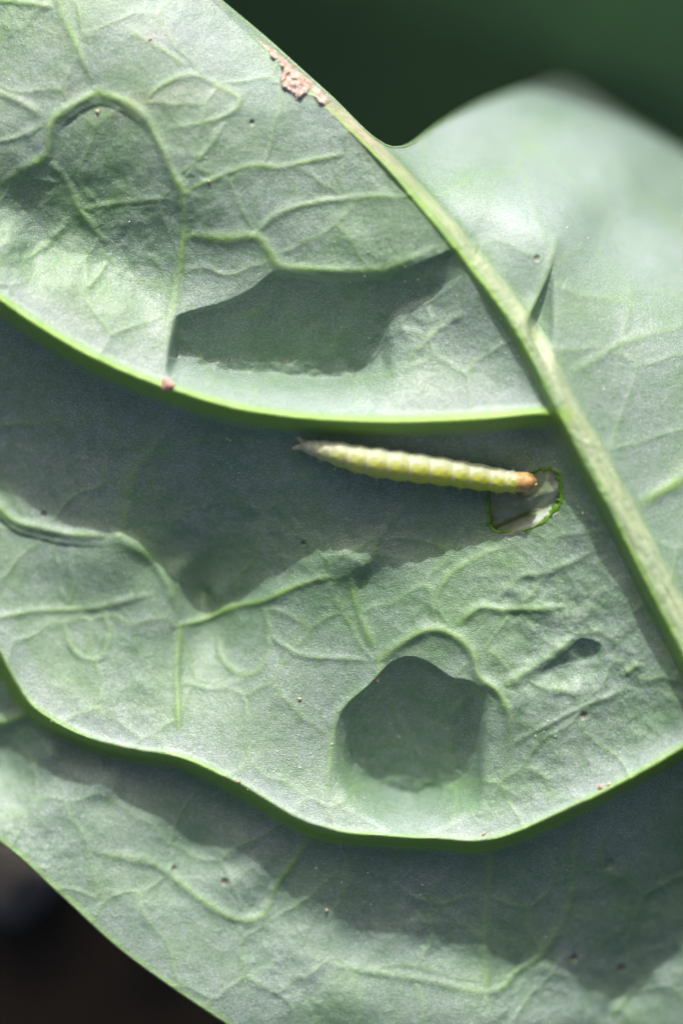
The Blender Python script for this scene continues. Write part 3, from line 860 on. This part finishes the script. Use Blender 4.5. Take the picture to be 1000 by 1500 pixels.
        faces.append(tuple(first + 8 * 12 + j for j in range(12)))
        for k_ in body_attrs:
            body_attrs[k_] += [1.0 if k_ == 'tailness' else 0.0] * (9 * 12)
    faces.append(tuple(I(0, j) for j in range(SEG))[::-1])
    link_mesh('body', verts, faces, SKIN, root, attrs=body_attrs)
    # thoracic legs, under the front end
    m2, nt2, b2 = mat_new('caterpillar_leg')
    nt2.links.new(mixc(nt2, noise(nt2, 20.0), (0.55, 0.5, 0.2), (0.7, 0.66, 0.4)), b2.inputs['Base Color'])
    b2.inputs['Roughness'].default_value = 0.2
    for u0 in (7.02, 7.28, 7.47):
        for sgn in (-1, 1):
            i0 = np.searchsorted(su, u0)
            p0_ = np.array([su[i0], sv[i0]]) + np.array([nxv[i0], nyv[i0]]) * sgn * rad[i0] * .5
            p1_ = p0_ + np.array([.02, .07 * sgn])
            p2_ = p1_ + np.array([.06, .03 * sgn])
            zt = base[i0] + rad[i0] * .25
            pts = smooth_line(np.array([(*p0_, zt), (*p1_, zt - .05), (*p2_, max(zt - .13, -.75))]), .02)
            v2, f2 = tube([W(*p) for p in pts], np.linspace(.035, .010, len(pts)), 8)
            link_mesh('leg', v2, f2, m2, root)
    # mandible pair
    for sgn in (-1, 1):
        i0 = n - 14
        pts = [(7.78, sv[-1] + .05 * sgn, base[-1] + .06), (7.82, sv[-1] + .035 * sgn, base[-1] + .03), (7.84, sv[-1] + .01 * sgn, base[-1] + .01)]
        v2, f2 = tube([W(*p) for p in smooth_line(np.array(pts), .01)], np.linspace(.03, .008, len(smooth_line(np.array(pts), .01))), 8)
        mo = link_mesh('mandible', v2, f2, m2, root)
    # sparse short bristles: one joined part
    m3, nt3, b3 = mat_new('clear_bristle')
    nt3.links.new(mixc(nt3, noise(nt3, 8.0), (0.6, 0.6, 0.5), (0.8, 0.8, 0.72)), b3.inputs['Base Color'])
    b3.inputs['Roughness'].default_value = .3
    bv, bf = [], []
    rs = random.Random(4)
    for s in range(1, len(bounds) - 1):
        for a0 in (.35, 2.85):
            u0 = bounds[s] + .5 * min(.3, bounds[s + 1] - bounds[s])
            if u0 > 7.78:
                continue
            i0 = int(np.searchsorted(su, u0))
            j0 = int(a0 / (2 * math.pi) * SEG)
            p = vs[min(i0, n - 1), j0]
            o_ = outw[min(i0, n - 1), j0]
            e = p + o_ * rs.uniform(.04, .08) + np.array((rs.uniform(-.03, .03), 0, .02))
            v2, f2 = tube([p - o_ * .01, (p + e) / 2, e], [.0035, .0025, .001], 4)
            off = len(bv)
            bv += v2.tolist()
            bf += [tuple(off + q for q in f) for f in f2]
    bo = link_mesh('bristle', bv, bf, m3, root)
    bo['kind'] = 'stuff'
    return root

make_caterpillar()

# ------------------------------------------------------------------ crumbs and grains lying on the leaf
def lump(name, u, v, size, mat, label, seed, flat=.7):
    sc_ = 1.0 if size > .06 else .75
    rs = np.random.RandomState(seed)
    nlat, nlon = 9, 14
    vs, fs = [], []
    ph = rs.rand(3) * 6
    el = 1 + .5 * rs.rand()
    for i in range(nlat + 1):
        th = math.pi * i / nlat
        for j in range(nlon):
            a = 2 * math.pi * j / nlon
            r = size * (1 + .18 * math.sin(3 * a + ph[0]) * math.sin(th) + .14 * math.sin(5 * th + ph[1]) * math.cos(2 * a + ph[2]) + .06 * rs.randn() * math.sin(th))
            vs.append((r * el * math.sin(th) * math.cos(a), r * math.sin(th) * math.sin(a), r * flat * math.cos(th) + size * flat * .7))
    for i in range(nlat):
        for j in range(nlon):
            fs.append((i * nlon + j, (i + 1) * nlon + j, (i + 1) * nlon + (j + 1) % nlon, i * nlon + (j + 1) % nlon))
    vs = [(q[0] * sc_, q[1] * sc_, q[2] * sc_) for q in vs]
    o = link_mesh(name, vs, fs, mat)
    o.location = W(u, v, height(u, v))
    o.rotation_euler = (0, 0, rs.rand() * 3)
    tag(o, label, 'crumb', 'crumbs lying on the leaf')
    return o

def plain(name, a, b_, rough=.5, scale=25.0):
    m, nt, b = mat_new(name)
    nt.links.new(mixc(nt, noise(nt, scale, 3.0), a, b_), b.inputs['Base Color'])
    b.inputs['Roughness'].default_value = rough
    return m
PINK = plain('pink_crumb', (0.46, 0.24, 0.18), (0.62, 0.42, 0.35))
BEIGE = plain('beige_crumb', (0.45, 0.33, 0.2), (0.68, 0.56, 0.42))
lump('crumb', 2.485, 5.66, .085, PINK, 'round pink crumb stuck on the upper lateral vein at left', 1)
lump('crumb', 5.525, 9.97, .04, BEIGE, 'beige crumb on the rim of the dark sunken patch', 2)
lump('crumb', 8.76, 11.50, .045, PINK, 'larger pink crumb at the right end of the lower lateral vein', 3)
lump('crumb', 8.88, 11.46, .03, BEIGE, 'pale grain touching the pink crumb on the lower lateral vein', 4)
lump('crumb', 7.07, 12.19, .03, BEIGE, 'pale grain at the corner of the lower lateral vein', 5)
lump('crumb', 4.385, 10.25, .035, BEIGE, 'small beige crumb on the dented panel left of the sunken patch', 6)
lump('crumb', 3.50, 11.45, .03, PINK, 'tiny pink grain on the lower lateral vein left of its middle', 7)
lump('crumb', 1.46, 1.68, .035, BEIGE, 'brownish crumb below the junction of veins at upper left', 8)
lump('crumb', 3.08, 2.70, .028, BEIGE, 'pale grain on the thin veinlet in the upper panel', 9)
lump('crumb', 2.22, .62, .03, PINK, 'reddish grain near the top edge of the photo', 10)
lump('crumb', 4.78, 13.38, .03, BEIGE, 'pale grain in the shadow below the lower lateral vein', 12)

# fine glinting wax grains nobody could count: one object
m, nt, b = mat_new('wax_grain')
nt.links.new(mixc(nt, noise(nt, 12.0), (0.62, 0.66, 0.62), (0.82, 0.84, 0.8)), b.inputs['Base Color'])
b.inputs['Roughness'].default_value = 0.25
gvs, gfs = [], []
rs = random.Random(21)
centres = [(3.3, 6.6, .25, 12), (4.2, 11.3, .15, 14), (6.1, 4.2, .6, 16), (7.6, 5.0, .25, 14), (6.6, 7.4, .8, 10), (5.6, 13.1, .6, 16), (7.95, 10.7, .1, 6), (4.1, 9.6, .3, 8), (8.6, 8.0, .5, 8), (5.7, 10.9, .4, 10), (2.0, 13.0, 1.0, 8), (2.5, 1.2, 1.5, 14), (5, 8, 5, 70), (8.7, 6.2, .9, 10)]
for cu, cv, sp, cnt in centres:
    for _ in range(cnt):
        u, v = rs.gauss(cu, sp), rs.gauss(cv, sp)
        if not (0 < u < 10 and 0 < v < 15) or not inside(OUT, np.array([u]), np.array([v]))[0] or inside(HOLE, np.array([u]), np.array([v]))[0]:
            continue
        s = rs.uniform(.006, .014)
        z = height(u, v) + s * .5
        off = len(gvs)
        st = rs.uniform(.6, 2.2)
        a = rs.uniform(0, 3.14)
        for dx, dy, dz in ((st, 0, 0), (0, 1, 0), (-st, 0, 0), (0, -1, 0), (0, 0, 1), (0, 0, -1)):
            gvs.append((u - 5 + s * (dx * math.cos(a) - dy * math.sin(a)), 7.5 - v + s * (dx * math.sin(a) + dy * math.cos(a)), z + s * dz))
        gfs += [tuple(off + q for q in f) for f in ((0, 1, 4), (1, 2, 4), (2, 3, 4), (3, 0, 4), (1, 0, 5), (2, 1, 5), (3, 2, 5), (0, 3, 5))]
o = link_mesh('wax_grain', gvs, gfs, m, None, smooth=False)
tag(o, 'tiny pale grains of wax and dust scattered over the leaf', 'dust', None, 'stuff')

# ------------------------------------------------------------------ soil and the dark leaf behind
GZ = -8.0
m, nt, b = mat_new('dark_soil')
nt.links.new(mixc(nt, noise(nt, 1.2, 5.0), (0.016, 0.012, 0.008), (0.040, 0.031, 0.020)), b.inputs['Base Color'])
b.inputs['Roughness'].default_value = .95
gu2 = np.concatenate([[-600, -200, -80], np.linspace(-30, 30, 121), [80, 200, 600]])
GX, GY = np.meshgrid(gu2, gu2)
GZZ = GZ + .16 * fbm(GX, GY, 1.6, 3, 2.0) * (np.maximum(np.abs(GX), np.abs(GY)) < 31)
gi = np.arange(GX.size).reshape(GX.shape)
gq = np.stack([gi[:-1, :-1], gi[:-1, 1:], gi[1:, 1:], gi[1:, :-1]], -1).reshape(-1, 4)
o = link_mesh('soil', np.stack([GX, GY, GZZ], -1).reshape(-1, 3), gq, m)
tag(o, 'dark shaded garden soil far below the leaf', None, None, 'structure')

def back_leaf(name, cx, y0, y1, width, zf, mat, label, stem):
    root = bpy.data.objects.new(name, None)
    COL.objects.link(root)
    tag(root, label, 'leaf')
    nu, nv = 40, 50
    vs, fs = [], []
    for j in range(nv + 1):
        t = j / nv
        y = y0 + (y1 - y0) * t
        hw = width * (math.sin(math.pi * min(1, .12 + .86 * t)) ** .6)
        for i in range(nu + 1):
            s = i / nu * 2 - 1
            xx = cx + s * hw
            vs.append((xx, y + .3 * s * s, zf(y) + .35 * s * s + (.05 * math.sin(xx * 1.1 + y) + .05 * math.sin(y * 1.6))))
    for j in range(nv):
        for i in range(nu):
            a = j * (nu + 1) + i
            fs.append((a, a + 1, a + nu + 2, a + nu + 1))
    ob = link_mesh('blade', vs, fs, mat, root)
    sol = ob.modifiers.new('thickness', 'SOLIDIFY')
    sol.thickness = .1
    rib = [(cx, y0 + (y1 - y0) * t, zf(y0 + (y1 - y0) * t) + .05 * math.sin(cx * 1.1 + y0 + (y1 - y0) * t) + .05 * math.sin((y0 + (y1 - y0) * t) * 1.6)) for t in np.linspace(0, .97, 30)]
    v2, f2 = tube(rib, np.linspace(.3, .05, 30), 10)
    link_mesh('midrib', v2, f2, mat, root)
    st = smooth_line(np.array([rib[0], stem, (stem[0], stem[1] - .3, GZ - .3)]), .3)
    v2, f2 = tube(st, np.full(len(st), .35), 10)
    link_mesh('petiole', v2, f2, mat, root)
    return root
BACK = plain('deep_green_leaf', (0.09, 0.20, 0.085), (0.12, 0.25, 0.10), .7, 1.0)
back_leaf('background_leaf', 9.5, 3.6, 12.5, 15.0, lambda y: -6.6 + .74 * (y - 6.4), BACK, 'dark green out-of-focus leaf filling the background at top right', (9.5, 3.2, -8.1))
PEB = plain('grey_pebble', (0.10, 0.10, 0.09), (0.16, 0.16, 0.15), .9, 3.0)
pb = lump('pebble', 0, 13.3, .7, PEB, 'blurred grey pebble on the dark soil at the left edge', 30)
pb.location = (-5.3, -6.0, GZ - .1)
pb['category'] = 'pebble'
del pb['group']
